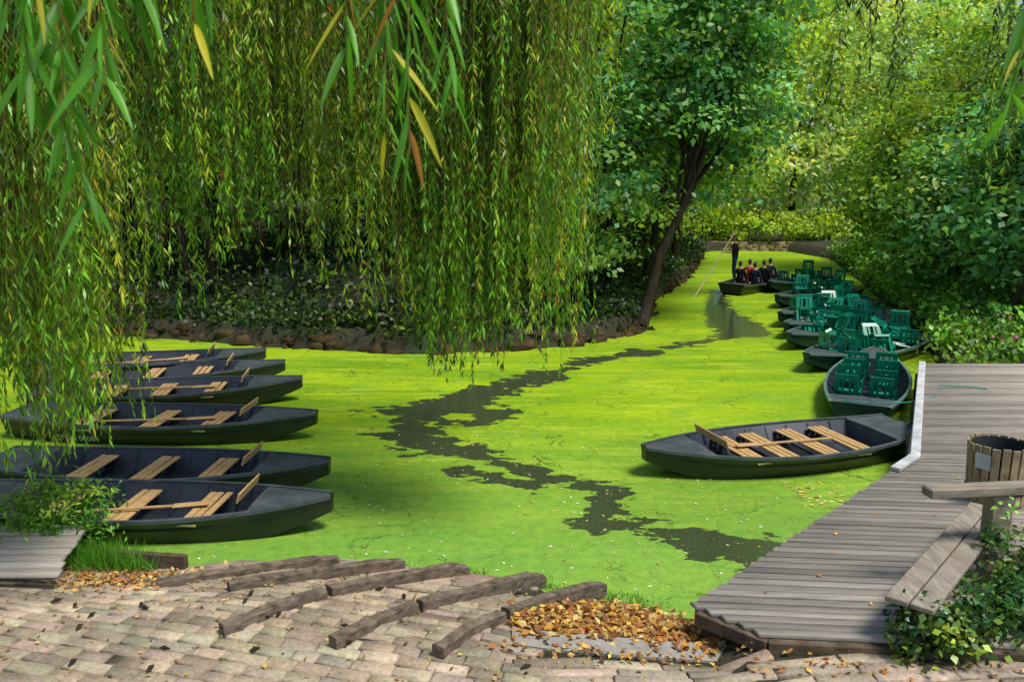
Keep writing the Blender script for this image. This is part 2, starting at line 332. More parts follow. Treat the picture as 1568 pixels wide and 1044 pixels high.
# ------------------------------------------------------------------ boardwalk
edge_y=[6.7,7.21,10.81,11.34,17.3]; edge_x=[2.18,1.69,5.12,5.67,8.59]
rows=[]; y=6.7
while y<17.25:
    x0=np.interp(y,edge_y,edge_x)-.03; x1=13.5; tilt=-.09 if y<11 else -.09*max(0,1-(y-11)/1.5)
    rows.append((x0+rng.normal(0,.008),y,x1,y+tilt*(x1-x0),.100+rng.normal(0,.001),.6+rng.normal(0,.002),.05 if y>7.2 else -.04)); y+=.118
bw=empty('boardwalk')
boards('boards',rows,bw)
beams('side_beams',[((1.72,7.2,.50),(5.1,10.78,.50),.08,.13),((1.70,7.16,.50),(2.2,6.66,.50),.08,.12),((2.2,6.66,.50),(7,6.25,.50),.08,.12),((5.1,10.8,.50),(5.66,11.36,.50),.08,.14),((5.66,11.36,.5),(8.57,17.3,.5),.08,.14)],M_woodplain,bw)
beams('white_edge',[((5.62,11.3,.635),(8.54,17.25,.635),.13,.06),((5.10,10.76,.635),(5.64,11.32,.635),.13,.06),((5.02,10.8,.3),(5.55,11.36,.3),.03,.5),((5.55,11.36,.3),(6.6,13.4,.3),.03,.5)],M_white,bw,.01)
beams('posts',[((x,y,-.8),(x,y,.54),.14,.14,(0,1,0)) for x,y in ((1.85,7.25),(2.9,8.35),(3.9,9.4),(4.95,10.5),(6.2,12.6),(7.2,14.6),(8.2,16.6))],M_woodplain,bw)
tubes('mooring_rope',[(bez((6.45,13.35,.47),(7.2,14.2,.35),(7.9,15.2,.63),14),[.012]*14),(bez((7.9,15.2,.66),(8.3,15.3,.64),(8.7,15.1,.62),8),[.012]*8),(bez((6.0,14.95,.45),(6.8,14.2,.5),(7.5,14.6,.62),12),[.012]*12)],M_rope,seg=6)
be=empty('park_bench')
M_benchw=simple('bench_wood',(.17,.14,.1),(.36,.31,.25),5,.8,.25,.6,.01,stretch=(3,.6,3))
d=Vector((1.75,2.0,0)).normalized(); sN=Vector((d.y,-d.x,0)); o0=Vector((3.2,6.52,1.0))
beams('seat',[(o0+sN*(k*.2),o0+sN*(k*.2)+d*2.75,.185,.05) for k in range(2)],M_benchw,be,.008)
beams('legs',[(o0+d*t+sN*.1+Vector((0,0,-.5)),o0+d*t+sN*.1+Vector((0,0,-.03)),.12,.3,(0,1,0)) for t in (.35,2.3)],M_woodplain,be,.01)
rl=empty('wooden_railing')
M_rail=simple('rail_wood',(.15,.12,.09),(.34,.29,.22),5,.8,.25,.6,.01,stretch=(.6,4,4))
beams('top_rail',[((3.9,7.56,1.56),(9.5,8.2,1.56),.17,.09)],M_rail,rl,.01)
beams('posts',[((4.66,7.68,.45),(4.66,7.68,1.51),.2,.18,(0,1,0)),((7.6,8.02,.45),(7.6,8.02,1.51),.2,.18,(0,1,0))],M_rail,rl,.01)
beams('lower_rail',[((4.77,7.75,.78),(9.5,8.2,.78),.08,.16)],M_rail,rl,.01)
bn=empty('litter_bin',(5.86,9.75,.6))
sl=[]
for k in range(20):
    a=k/20*2*math.pi; r=.34
    sl.append(((math.cos(a)*r*.9,math.sin(a)*r*.9,.02),(math.cos(a)*r,math.sin(a)*r,.74+rng.normal(0,.006)),.085,.022,(math.cos(a),math.sin(a),0)))
M_binw=simple('bin_slats',(.2,.15,.08),(.45,.34,.2),8,.75,.2,.4,.005)
beams('slats',sl,M_binw,bn,.004)
an=np.linspace(0,2*np.pi,33)
tubes('hoops',[(np.stack([np.cos(an)*.325,np.sin(an)*.325,an*0+z],1),[.014]*33) for z in (.18,.55)],M_black,bn,6)
v,f=tube([(0,0,.03),(0,0,.3),(0,0,.72)],[.27,.29,.31],24); mesh_np('liner',v,f,simple('bin_liner',(.02,.03,.03),(.04,.05,.05),5,.5),parent=bn,smooth=True)
mesh_py('label',[(-.35,-.12,.47),(-.25,-.27,.47),(-.26,-.28,.66),(-.36,-.125,.66)],[(0,1,2,3)],M_white,bn)
# ------------------------------------------------------------------ boats
def hull_fn(L,W):
    def st(u):
        if u<.45: f=.62+.38*math.sin(math.pi/2*u/.45)
        else: f=.10+.90*(1-((u-.45)/.55)**2.1)
        wg=W/2*f; zs=.36+.13*((u-.42)/.58)**2; zb=-.07+.34*max(0,(u-.72)/.28)**1.7+.14*max(0,(.14-u)/.14)
        return wg,wg*.76,zs,zb
    return st
def boat(name,tip,stern,W=1.42,seats='wood',text=None,nseat=3,rimm=None,hm=None,zoff=0,back=.76,paddle=True):
    tip=Vector(tip);stern=Vector(stern);L=(tip-stern).length; ang=math.atan2(tip.y-stern.y,tip.x-stern.x)
    e=empty(name,(stern.x,stern.y,zoff),ang); st=hull_fn(L,W); hm=hm or M_hull; rimm=rimm or M_rim
    U=np.linspace(0,1,25); V=[];F=[];mi=[]
    for u in U:
        wg,wb,zs,zb=st(u); zi=min(zb+.11,zs-.1); m=.6
        h=[(wb,zb),(wb+(wg-wb)*m,zb+(zs-zb)*m),(wb+(wg-wb)*m+.016,zb+(zs-zb)*m+.008),(wb+(wg-wb)*m+.012,zb+(zs-zb)*m+.045),(wg,zs-.05),(wg+.022,zs-.045),(wg+.022,zs),(max(wg-.035,.01),zs),(max(wg-.04,.01),zs-.03),(max(wb-.05,.005),zi)]
        ring=[(y,z) for y,z in h]+[(-y,z) for y,z in h[::-1]]
        V+=[(u*L,y,z) for y,z in ring]
    n=20
    for k in range(24):
        for a in range(n):
            b=(a+1)%n; F.append((k*n+a,k*n+b,(k+1)*n+b,(k+1)*n+a))
            aa=min(a,18-a) if a<19 else -1
            mi.append(1 if aa in(5,6) else (2 if aa in (7,8,9) else 0))
    capi=[0,1,4,6,13,15,18,19]
    F.append(tuple(capi[::-1])); mi.append(0); F.append(tuple(24*n+a for a in capi)); mi.append(0)
    mesh_py('hull',V,F,[hm,rimm,M_in],e,mi)
    def deck(u0,u1,nm,dz=-.012):
        V=[];F=[];K=7
        for q in np.linspace(u0,u1,K):
            wg,wb,zs,zb=st(q); V+=[(q*L,-(wg-.036),zs+dz),(q*L,0,zs+dz+.012),(q*L,wg-.036,zs+dz)]
        for k in range(K-1):
            for a in range(2): F.append((k*3+a,k*3+a+1,k*3+4+a,k*3+3+a))
        b=len(V); q=u1 if u0<.5 else u0; wg,wb,zs,zb=st(q); k0=(K-1)*3 if u0<.5 else 0
        V+=[(q*L,-(wb-.05)*1.05,zb+.08),(q*L,(wb-.05)*1.05,zb+.08)]; F.append((k0,k0+1,k0+2,b+1,b))
        mesh_py(nm,V,F,M_deckp,e)
    deck(.0,.14,'stern_deck'); deck(.80,.995,'fore_deck')
    rb=[]
    for u in np.linspace(.2,.78,8):
        wg,wb,zs,zb=st(u); rb.append(((u*L,-wb+.06,zb+.12),(u*L,wb-.06,zb+.12),.04,.03))
        for s in (-1,1): rb.append(((u*L,s*(wb-.05),zb+.1),(u*L,s*(wg-.06),zs-.05),.03,.03,(1,0,0)))
    beams('ribs',rb,M_in,e,0)
    if seats=='wood':
        sl=[];sup=[]
        for u in np.linspace(.27,.66,nseat)+rng.normal(0,.008,nseat):
            wg,wb,zs,zb=st(u); hw=wg-.12+rng.uniform(-.04,0)
            for k in (-1,0,1): sl.append(((u*L+k*.105,-hw,zs-.10),(u*L+k*.105+rng.normal(0,.012),hw,zs-.10),.085,.025))
            for s in (-1,1): sup.append(((u*L-.16,s*(hw-.12),zs-.135),(u*L+.16,s*(hw-.12),zs-.135),.05,.04))
            for s in (-1,1): sup.append(((u*L,s*(hw-.12),zb+.1),(u*L,s*(hw-.12),zs-.14),.05,.05,(1,0,0)))
        beams('seat_slats',sl,M_tan,e,.004); beams('seat_frames',sup,M_in,e,.003)
        wg,wb,zs,zb=st(back); x=back*L; hw=wg-.02; tl=rng.uniform(.04,.12)
        beams('backrest',[((x+tl,-hw*.75,zs+.14),(x+tl,hw*.75,zs+.14),.022,.13,(.3,0,1))],M_tan,e,.004)
        beams('backrest_posts',[((x,s*hw*.5,zs-.12),(x+tl-.01,s*hw*.5,zs+.15),.035,.035,(1,0,0)) for s in (-1,1)],M_in,e,0)
        if paddle:
            zs=st(.5)[2]; a0=rng.uniform(-.25,.25)
            beams('paddle',[((.3*L,a0*W,zs-.06),(.58*L,(a0*.3)*W,zs-.04),.032,.032),((.58*L,(a0*.3)*W,zs-.04),(.67*L,(a0*.05)*W,zs-.02),.13,.018)],M_tan,e,.006)
    for s in (-1,1):
        for u in (.3,.66):
            wg,wb,zs,zb=st(u); m=.78; y=s*(wb+(wg-wb)*m+.016); z=zb+(zs-zb)*m
            beams('plate',[((u*L-.12,y,z),(u*L+.12,y,z),.008,.028)],M_plate,e,0)
    if text:
        cu=bpy.data.curves.new('hull_number','FONT'); cu.body=text; cu.size=.15; cu.extrude=.002; o=bpy.data.objects.new('hull_number',cu); cu.materials.append(M_white)
        u=.2 if len(text)>4 else .3; wg,wb,zs,zb=st(u+.05); f0=.3; o.location=(u*L,-(wb+(wg-wb)*f0)-.02,zb+(zs-zb)*f0); o.rotation_euler=(math.radians(108),0,math.radians(-5 if u<.25 else -2)); link(o,e)
    return e,st,L
def chair_geo(o,ang,s=1,tilt=0):
    prof=[(.24,.0),(.22,.045),(0,.03),(-.19,.05),(-.22,.12),(-.27,.36),(-.29,.44),(-.32,.45)]; V=[];F=[]
    K=len(prof); ysl=[-.23,-.18,-.13,-.09,-.045,.0,.045,.09,.13,.18,.23]
    for y in ysl:
        dz=.05 if abs(y)>.2 else 0
        for (x,z) in prof: V.append((x,y*(1-.25*max(0,z-.1)),z+(dz if z<.1 else 0)))
    for c in range(len(ysl)-1):
        for k in range(K-1):
            if k==4 and c in (2,4,5,7): continue
            F.append((c*K+k,c*K+k+1,(c+1)*K+k+1,(c+1)*K+k))
    for sx_ in (-.16,.18):
        for sy_ in (-.19,.19):
            b=len(V)
            for zz in (.03,-.27):
                for q in ((-.015,-.015),(.015,-.015),(.015,.015),(-.015,.015)): V.append((sx_+q[0],sy_+q[1],zz))
            for k in range(4): F.append((b+k,b+(k+1)%4,b+4+(k+1)%4,b+4+k))
    R=Matrix.Rotation(ang,3,'Z')@Matrix.Rotation(tilt,3,'Y'); V=[R@(Vector(v)*s)+Vector(o) for v in V]; return V,F
def chairs(name,lst,parent):
    V=[];F=[]
    for c in lst:
        v,f=chair_geo(*c); n=len(V); V+=v; F+=[tuple(i+n for i in g) for g in f]
    o=mesh_py(name,V,F,M_gplast,parent); m=o.modifiers.new('s','SOLIDIFY'); m.thickness=.018
    return o
boat('rowing_boat',(-2.30,10.25,0),(-7.15,10.50,0),1.42,text='222')
boat('rowing_boat',(-2.62,11.62,0),(-7.6,11.95,0),1.42,paddle=False)
boat('rowing_boat',(-3.36,14.10,0),(-8.75,14.5,0),1.5,text='EFNA 00089')
boat('rowing_boat',(-4.23,16.65,0),(-9.3,16.0,0),1.5)
boat('rowing_boat',(-4.97,18.15,0),(-10.1,17.35,0),1.5,paddle=False)
boat('rowing_boat',(-5.75,19.4,0),(-10.9,18.6,0),1.5)
boat('rowing_boat',(1.98,12.2,0),(6.55,13.62,0),1.72,nseat=4,back=.74)
def lump(name,loc,s,mat):
    n=14; V=[];F=[]
    for a in range(n):
        for b in range(n):
            x=a/(n-1)*2-1;y=b/(n-1)*2-1; r=max(0,1-(x*x+y*y)); V.append((loc[0]+x*s,loc[1]+y*s*.8,loc[2]+s*.5*r**.6+rng.normal(0,s*.05)*(r>0)))
    for a in range(n-1):
        for b in range(n-1): F.append((a*n+b,(a+1)*n+b,(a+1)*n+b+1,a*n+b+1))
    mesh_py(name,V,F,mat,smooth=True)
lump('red_bag',(-8.75,16.1,.2),.2,M_red)
lump('blue_cloth',(-6.5,10.45,.06),.2,M_blue); lump('blue_cloth',(-8.2,14.45,.07),.2,M_blue)
def gboat(tip,stern,rows,jam=0,W=1.6):
    e,st,L=boat('green_boat',tip,stern,W,seats=None,rimm=M_rimg,hm=M_hullg)
    lst=[]
    for u in rows:
        wg,wb,zs,zb=st(u)
        for s in (-1,1): lst.append(((u*L,s*wg*.42,zb+.34),rng.normal(math.pi if jam else 0,.06+.45*jam),1.0,rng.normal(0,.05+.2*jam)))
        if jam and rng.random()<.8: lst.append(((u*L+.1,rng.normal(0,.2),zb+.62),rng.uniform(0,6),1.0,rng.normal(0,.6)))
    chairs('plastic_seats',lst,e)
    beams('seat_rails',[((L*.18,s*.3,.1),(L*.75,s*.3,.1),.05,.1) for s in (-.8,.8)],M_in,e,.003)
gboat((8.6,19.6,0),(6.25,14.75,0),(.24,.40,.56,.7),0,1.6)
gboat((6.7,18.9,0),(10.6,21.8,0),(.2,.32,.45,.58,.72),1)
gboat((7.1,21.4,0),(11.2,24.6,0),(.2,.32,.45,.58,.72),1)
gboat((7.5,22.9,0),(11.5,26.1,0),(.2,.32,.45,.58,.72),1)
gboat((7.9,24.7,0),(11.8,27.9,0),(.2,.32,.45,.58,.72),1)
gboat((8.9,28.3,0),(12.6,31.2,0),(.2,.35,.5,.65),1)
gboat((9.8,32.0,0),(13.2,35.0,0),(.2,.35,.5,.65),1)
# ------------------------------------------------------------------ people
def skin_body(name,J,E,mats,parent,matfn,loc=(0,0,0),rot=0):
    names=list(J); V=[J[k][0] for k in names]; idx={k:i for i,k in enumerate(names)}
    me=bpy.data.meshes.new(name); me.from_pydata(V,[(idx[a],idx[b]) for a,b in E],[]); o=bpy.data.objects.new(name,me); link(o)
    md=o.modifiers.new('skin','SKIN'); md.use_smooth_shade=True
    for i,k in enumerate(names): r=J[k][1]; me.skin_vertices[0].data[i].radius=(r if isinstance(r,tuple) else (r,r)); me.skin_vertices[0].data[i].use_root=(k=='pelvis')
    s=o.modifiers.new('sub','SUBSURF'); s.levels=2; s.render_levels=2
    dg=bpy.context.evaluated_depsgraph_get(); m2=bpy.data.meshes.new_from_object(o.evaluated_get(dg)); bpy.data.objects.remove(o)
    m2.materials.clear()
    for m in mats: m2.materials.append(m)
    for p in m2.polygons: p.material_index=matfn(p.center); p.use_smooth=True
    o=bpy.data.objects.new(name,m2); o.location=loc; o.rotation_euler=(0,0,rot); return link(o,parent)
def head(parent,loc,rot=0):
    V=[];F=[];mi=[];n=16;m=12
    for i in range(m+1):
        ph=math.pi*i/m
        for j in range(n):
            th=2*math.pi*j/n; x=math.sin(ph)*math.cos(th)*.095; y=math.sin(ph)*math.sin(th)*.078; z=math.cos(ph)*.12
            if x>0 and z<-.02: x*=.92; y*=.85
            if x>.085 and abs(z+.01)<.03: x+=.025
            if abs(y)>.07 and abs(z)<.03 and abs(x)<.03: y*=1.15
            V.append((x,y,z))
    for i in range(m):
        for j in range(n):
            F.append((i*n+j,(i+1)*n+j,(i+1)*n+(j+1)%n,i*n+(j+1)%n)); c=[sum(V[k][q] for k in F[-1])/4 for q in range(3)]
            mi.append(1 if (c[2]>.045 or c[0]<-.02 and c[2]>-.06) else 0)
    o=mesh_py('head',V,F,[M_skin,M_hair],parent,mi,True); o.location=loc; o.rotation_euler=(0,0,rot)
    for s in (-1,1):
        mesh_py('eye',[(.092,s*.03-.01,.008),(.092,s*.03+.01,.008),(.094,s*.03+.008,.018),(.094,s*.03-.008,.018)],[(0,1,2,3)],M_hair,o)
    mesh_py('mouth',[(.087,-.022,-.055),(.087,.022,-.055),(.089,.02,-.048),(.089,-.02,-.048)],[(0,1,2,3)],M_red,o)
boat('passenger_boat',(11.3,35.6,0),(8.2,31.6,0),1.65,seats='wood',nseat=4,back=.75,paddle=False)
bm=empty('boatman',(8.36,31.82,.43),math.radians(165))
J={'pelvis':((0,0,.95),(.15,.11)),'waist':((0,0,1.12),(.135,.1)),'chest':((.02,0,1.33),(.165,.115)),'neckb':((.0,0,1.46),(.085,.075)),'neck':((.01,0,1.54),.05),'crown':((.02,0,1.6),.05),
'hipL':((0,.1,.9),(.1,.09)),'kneeL':((.04,.12,.5),.062),'ankL':((-.02,.13,.1),.045),'toeL':((.14,.15,.04),.035),
'hipR':((0,-.1,.9),(.1,.09)),'kneeR':((.02,-.13,.5),.062),'ankR':((-.05,-.14,.1),.045),'toeR':((.11,-.16,.04),.035),
'shL':((0,.19,1.41),.062),'elL':((.16,.33,1.18),.045),'wrL':((.38,.29,1.18),.03),'haL':((.44,.29,1.2),.035),
'shR':((0,-.19,1.41),.062),'elR':((.14,-.27,1.28),.045),'wrR':((.2,-.02,1.48),.03),'haR':((.24,.05,1.53),.035)}
E=[('pelvis','waist'),('waist','chest'),('chest','neckb'),('neckb','neck'),('neck','crown'),('pelvis','hipL'),('hipL','kneeL'),('kneeL','ankL'),('ankL','toeL'),('pelvis','hipR'),('hipR','kneeR'),('kneeR','ankR'),('ankR','toeR'),
('neckb','shL'),('shL','elL'),('elL','wrL'),('wrL','haL'),('neckb','shR'),('shR','elR'),('elR','wrR'),('wrR','haR')]
def mf(c):
    if c.z>1.5: return 2
    if c.x>.13 and c.z>.8: return 2
    return 0 if c.z>.97 else 1
skin_body('body',J,E,[M_black,M_jean,M_skin],bm,mf); head(bm,(.03,0,1.68))
for hx,hy,hz in ((.44,.29,1.2),(.24,.05,1.53)):
    tubes('fingers',[([(hx+.0,hy-.03+q*.02,hz+.02),(hx+.045,hy-.035+q*.02,hz+.01),(hx+.05,hy-.04+q*.02,hz-.02),(hx+.02,hy-.04+q*.02,hz-.035)],[.01,.01,.009,.007]) for q in range(4)]+[([(hx,hy+.03,hz),(hx+.03,hy+.04,hz-.02),(hx+.05,hy+.02,hz-.03)],[.011,.01,.008])],M_skin,bm,6)
M_pole=simple('pole_wood',(.5,.42,.28),(.65,.56,.4),6,.6)
tubes('pole',[([(1.53,1.53,-.68),(.88,.79,.45),(.45,.3,1.2),(.235,.055,1.575),(.0,-.21,1.98)],[.024]*5)],M_pole,bm,6)
def seated(loc,rot,shirt):
    e=empty('seated_passenger',loc,rot)
    J={'pelvis':((0,0,.1),(.16,.13)),'waist':((0,0,.28),(.14,.11)),'chest':((.0,0,.48),(.17,.12)),'neckb':((-.0,0,.6),(.085,.075)),'neck':((.01,0,.7),.05),
    'hipL':((.06,.1,.08),(.09,.09)),'kneeL':((.44,.13,.1),.065),'ankL':((.46,.13,-.26),.045),'toeL':((.58,.14,-.3),.035),'hipR':((.06,-.1,.08),(.09,.09)),'kneeR':((.44,-.13,.1),.065),'ankR':((.46,-.13,-.26),.045),'toeR':((.58,-.14,-.3),.035),
    'shL':((0,.19,.55),.062),'elL':((.05,.25,.28),.045),'wrL':((.26,.16,.2),.03),'haL':((.33,.13,.2),.035),'shR':((0,-.19,.55),.062),'elR':((.05,-.25,.28),.045),'wrR':((.26,-.16,.2),.03),'haR':((.33,-.13,.2),.035)}
    E2=[(a,b) for a,b in E if b!='crown']
    skin_body('body',J,E2,[shirt,M_jean,M_skin],e,lambda c:2 if (c.z>.64 or (c.x>.12 and c.z>.16 and c.z<.35)) else (1 if c.z<.16 else 0)); head(e,(.02,0,.82))
ca=math.atan2(4.0,3.1); dv=Vector((math.cos(ca),math.sin(ca),0)); sv=Vector((-dv.y,dv.x,0)); st0=Vector((8.2,31.6,0))
for t,s,sh in ((1.5,.3,M_black),(1.5,-.3,M_jean),(2.4,.28,M_red),(2.4,-.3,M_black),(3.3,-.2,M_jean)):
    q=st0+dv*t+sv*s; seated((q.x,q.y,.22),ca+rng.normal(0,.2),sh)
# ------------------------------------------------------------------ trees
def crown(ells,nclump,per,cr,size,base,var=.42,yel=.2,yc=(.36,.46,.03),flat=.45,up=.8,bias=.45,ratio=.6):
    E=np.array(ells,float); vol=E[:,3]*E[:,4]*E[:,5]; k=rng.choice(len(E),nclump,p=vol/vol.sum())
    dirn=unit(rng.normal(size=(nclump,3))); r=rng.random(nclump)**bias
    Cn=E[k,:3]+dirn*r[:,None]*E[k,3:6]*rng.normal(1,.14,(nclump,1))
    P=np.repeat(Cn,per,0)+rng.normal(size=(nclump*per,3))*cr*np.repeat(rng.uniform(.6,1.4,nclump),per)[:,None]*np.array([1,1,flat])
    n=len(P); outd=np.repeat(dirn,per,0)
    Nn=unit(rng.normal(size=(n,3))*.6+np.array([0,0,up])+outd*.4)
    D=unit(np.cross(Nn,rng.normal(size=(n,3)))); D=unit(D+np.array([0,0,-.35])); 
    L=size*rng.uniform(.65,1.25,n)
    Q=leaf_quads(P,D,Nn,L,L*ratio)
    cf=np.repeat(np.exp(rng.normal(0,var,nclump)),per)*np.exp(rng.normal(0,.18,n))
    cy=np.clip(np.repeat(np.clip(rng.normal(yel,.25,nclump),0,1),per)+rng.normal(0,.08,n),0,1)[:,None]
    C=(np.array(base)*(1-cy)+np.array(yc)*cy)*cf[:,None]
    return Q,np.clip(C,0,.75),Cn
def tree(name,path,r0,ells,nclump,per,cr,size,base,limbs=14,bark=None,**k):
    e=empty(name,path[0]); off=np.array(path[0])
    P=np.array(path,float); n=len(P); P2=np.stack([np.interp(np.linspace(0,n-1,16),range(n),P[:,a]) for a in range(3)],1); P2[1:-1]+=rng.normal(0,.03,(14,3))
    Q,C,Cn=crown(ells,nclump,per,cr,size,base,**k)
    lst=[(P2-off,np.linspace(r0,r0*.3,16)*np.where(np.arange(16)==0,1.5,1))]
    for j in rng.choice(len(Cn),limbs,replace=False):
        s=rng.integers(6,15); a=P2[s]; b=Cn[j]; m=(a+b)/2+np.array([0,0,rng.uniform(.1,.9)]); r=r0*(1-s/18)*.5
        lst.append((bez(a,m,b,9,.05)-off,np.linspace(r,.012,9)))
    tubes('trunk_and_limbs',lst,bark or M_bark,e)
    leaf_obj('foliage',Q-off,C,M_leaf,e); return e
G1=(.055,.16,.02);G2=(.13,.32,.05);G3=(.22,.42,.06);GB=(.11,.33,.13)
gz=lambda x,y: float(ground_z(np.array([x]),np.array([y]))[0])-.1
tree('maple_tree',[(3.75,24.4,.2),(4.3,24.7,2.0),(5.1,25,3.9),(5.5,25.4,6.5),(6,26,10)],.17,
 [(4.6,25.5,7.8,3.2,2.4,3.0),(6.6,26.5,6.2,2.1,2.0,2.6),(2.8,24.4,4.6,1.6,1.6,3.0),(6.2,26,10.5,3,3,2.4),(2.2,23.6,2.4,1.0,.9,1.2)],410,55,.42,.23,GB,limbs=40,yel=.2)
tree('maple_tree',[(4.6,29.5,.3),(5.0,29.4,3),(5.6,29,7),(6,29,11)],.16,[(5,30,5.5,2.6,2.2,3.2),(8.2,31.5,6.5,2.2,2,2.5),(6.5,30,11,4,3,3)],290,55,.45,.24,G2,limbs=24,yel=.4)
tree('alder_tree',[(7.0,37,.3),(7.4,37,4),(8,37,9)],.18,[(7.2,38,6,3,3,4.2),(10.4,40.5,8,2.4,2.5,3.2),(8,38,12,4,3,4),(12.0,42,12,3.0,2.5,3.0)],340,46,.6,.29,G3,limbs=20,yel=.55)
for (x,y,r,zc,h,b,yl) in ((-18,27,3.6,7,5,G1,.25),(-13.5,30,3.5,8,5,G2,.6),(-9.5,27.5,3.0,7.0,4.6,G1,.3),(-6,30,3.3,7.5,5,G2,.7),(-2.5,27,3.0,7.0,4.8,G1,.3),(.8,28.5,3,7.2,5,G1,.25),(-11,38,5,8,6,G3,.9),(-3,38,5,8,6,G3,.9),(-20,38,5,8,6,G3,.9),(3,41,4.5,8,6,G3,.8)):
    z0=gz(x,y)
    tree('ash_tree',[(x,y,z0),(x+rng.normal(0,.3),y,z0+3),(x+rng.normal(0,.6),y,zc),(x,y,zc+h)],.2,[(x,y,zc,r,r*.8,h),(x+1.5,y-.5,zc-2,r*.7,r*.6,h*.6),(x-1.5,y-.5,zc+3,r*.8,r*.7,h*.7)],180,46,.55,.29,b,limbs=18,bark=M_barkd,yel=yl)
lst=[]
for k in range(14):
    x=rng.uniform(-14,3); y=24.2+rng.uniform(0,3)+abs(x+2)*.08; z=gz(x,y); dx=rng.normal(0,.8)
    lst.append((bez((x,y,z),(x+dx*.3,y,z+3),(x+dx,y,z+8.5),12,.04),np.linspace(rng.uniform(.05,.12),.03,12)))
tubes('bank_saplings',lst,M_barkd)
def scatter_cover(name,nc,per,cr,size,base,samp,hmax,mat=M_leaf,var=.4,yel=.08,yc=(.25,.36,.03),flat=.7):
    P0=samp(nc); nc=len(P0); z=ground_z(P0[:,0],P0[:,1])+rng.random(nc)**1.2*hmax(P0)
    Cn=np.stack([P0[:,0],P0[:,1],z],1); P=np.repeat(Cn,per,0)+rng.normal(size=(nc*per,3))*cr*np.array([1,1,flat])
    g=ground_z(P[:,0],P[:,1]); P[:,2]=np.maximum(P[:,2],np.maximum(g,0)+.03); n=len(P)
    Nn=unit(rng.normal(size=(n,3))*.6+np.array([0,-.35,.7])); D=unit(np.cross(Nn,rng.normal(size=(n,3)))+np.array([0,0,-.3])); L=size*rng.uniform(.6,1.3,n)
    cf=np.repeat(np.exp(rng.normal(0,var,nc)),per)*np.exp(rng.normal(0,.2,n)); cy=np.clip(np.repeat(rng.normal(yel,.15,nc),per),0,1)[:,None]
    C=(np.array(base)*(1-cy)+np.array(yc)*cy)*cf[:,None]
    return leaf_obj(name,leaf_quads(P,D,Nn,L,L*.65),C,mat)
def sL(n,lo=30,w=7,p=1.3):
    s=rng.uniform(lo,cum[-1],n); off=rng.random(n)**p*w+.45; k=np.clip(np.searchsorted(cum,s)-1,0,len(seg)-1); d=(LS[k+1]-LS[k])/seg[k][:,None]
    return np.stack([np.interp(s,cum,LS[:,0])-d[:,1]*off,np.interp(s,cum,LS[:,1])+d[:,0]*off,off],1)
scatter_cover('ivy_undergrowth',2200,32,.3,.17,(.010,.032,.007),sL,lambda P:.15+.6*np.minimum(P[:,2],4.0)*(.6+.4*np.sin(P[:,0]*1.1)),var=.6,yel=.04)
scatter_cover('hanging_brambles',560,30,.22,.13,(.018,.045,.010),lambda n:sL(n,30,1.0,1)-np.array([0,.12,0]),lambda P:.2+0*P[:,2],var=.5,yel=.1)
RS=np.array(right_shore[:6],float)[::-1]; rseg=np.hypot(*np.diff(RS,axis=0).T); rcum=np.concatenate([[0],np.cumsum(rseg)])
def sR(n):
    s=rng.uniform(0,rcum[-1],n); off=rng.random(n)**1.1*6+.2; k=np.clip(np.searchsorted(rcum,s)-1,0,len(rseg)-1); d=(RS[k+1]-RS[k])/rseg[k][:,None]
    return np.stack([np.interp(s,rcum,RS[:,0])+d[:,1]*off,np.interp(s,rcum,RS[:,1])-d[:,0]*off,off],1)
def sR2(n):
    P=sR(n*3); return P[(P[:,1]>17.6)][:n]
scatter_cover('bank_shrubs',1200,38,.3,.17,(.11,.31,.055),sR2,lambda P:.3+.32*np.minimum(P[:,2],4.5)*(.6+.5*np.sin(P[:,0]*1.7+P[:,1])),yel=.3,yc=(.34,.5,.05),var=.55)
for nm,x,y,r,zc,h,b,yl,nc in (('hazel_tree',14.0,27,2.1,3.6,2.8,GB,.2,210),('hazel_tree',16,31,3,5,3.8,G2,.4,230),('hazel_tree',13.0,21.8,1.6,4.0,2.4,GB,.15,180),('hazel_tree',16,23,2.8,5.5,3.8,GB,.2,240),
   ('birch_tree',14.4,32.5,1.4,4.4,3.0,G3,.35,120),('willow_tree',18.5,39,3.6,7,5.5,(.3,.58,.26),.5,330),('ash_tree',20,29,4,9.5,5,GB,.35,250),('ash_tree',26,36,5,9,7,G3,.4,240),('ash_tree',17.5,19,3.2,7.5,4.5,G2,.15,220)):  # willow_tree leaf colour paled to paint in mist
    z0=gz(x,y)
    tree(nm,[(x,y,z0),(x+rng.normal(0,.2),y,z0+1.5),(x+rng.normal(0,.4),y,zc),(x,y,zc+h*.8)],.1,[(x,y,zc,r,r,h),(x-.6*r,y-.3*r,zc-h*.3,r*.6,r*.6,h*.5),(x+.5*r,y,zc+h*.5,r*.7,r*.7,h*.6)],nc,50,.42,.24,b,limbs=18,bark=M_barkl,yel=yl)
for k in range(9):
    x=-2+k*5.2+rng.normal(0,1); y=56+rng.uniform(-3,5); z0=gz(x,y)
    tree('poplar_tree',[(x,y,z0),(x,y,5),(x,y,14)],.25,[(x,y,7,3.6,3,5.5),(x+1,y,14,3.5,3,5)],200,38,.75,.45,(.3,.54,.18),limbs=12,yel=.5,var=.3,yc=(.58,.7,.18))  # haze painted into the leaf colours, paler for distance
Q,C,_=crown([(8+k*2.0,51.6+.5*math.sin(k),1.2,1.5,1,1.3) for k in range(7)],150,50,.4,.25,G3,yel=.6); leaf_obj('far_bushes',Q,C,M_leaf)
nn=2000; a=rng.uniform(-60,70,nn); Cn=np.stack([a,64+rng.uniform(0,8,nn),rng.uniform(1,30,nn)],1); P=np.repeat(Cn,24,0)+rng.normal(size=(nn*24,3))*1.1; n=len(P)
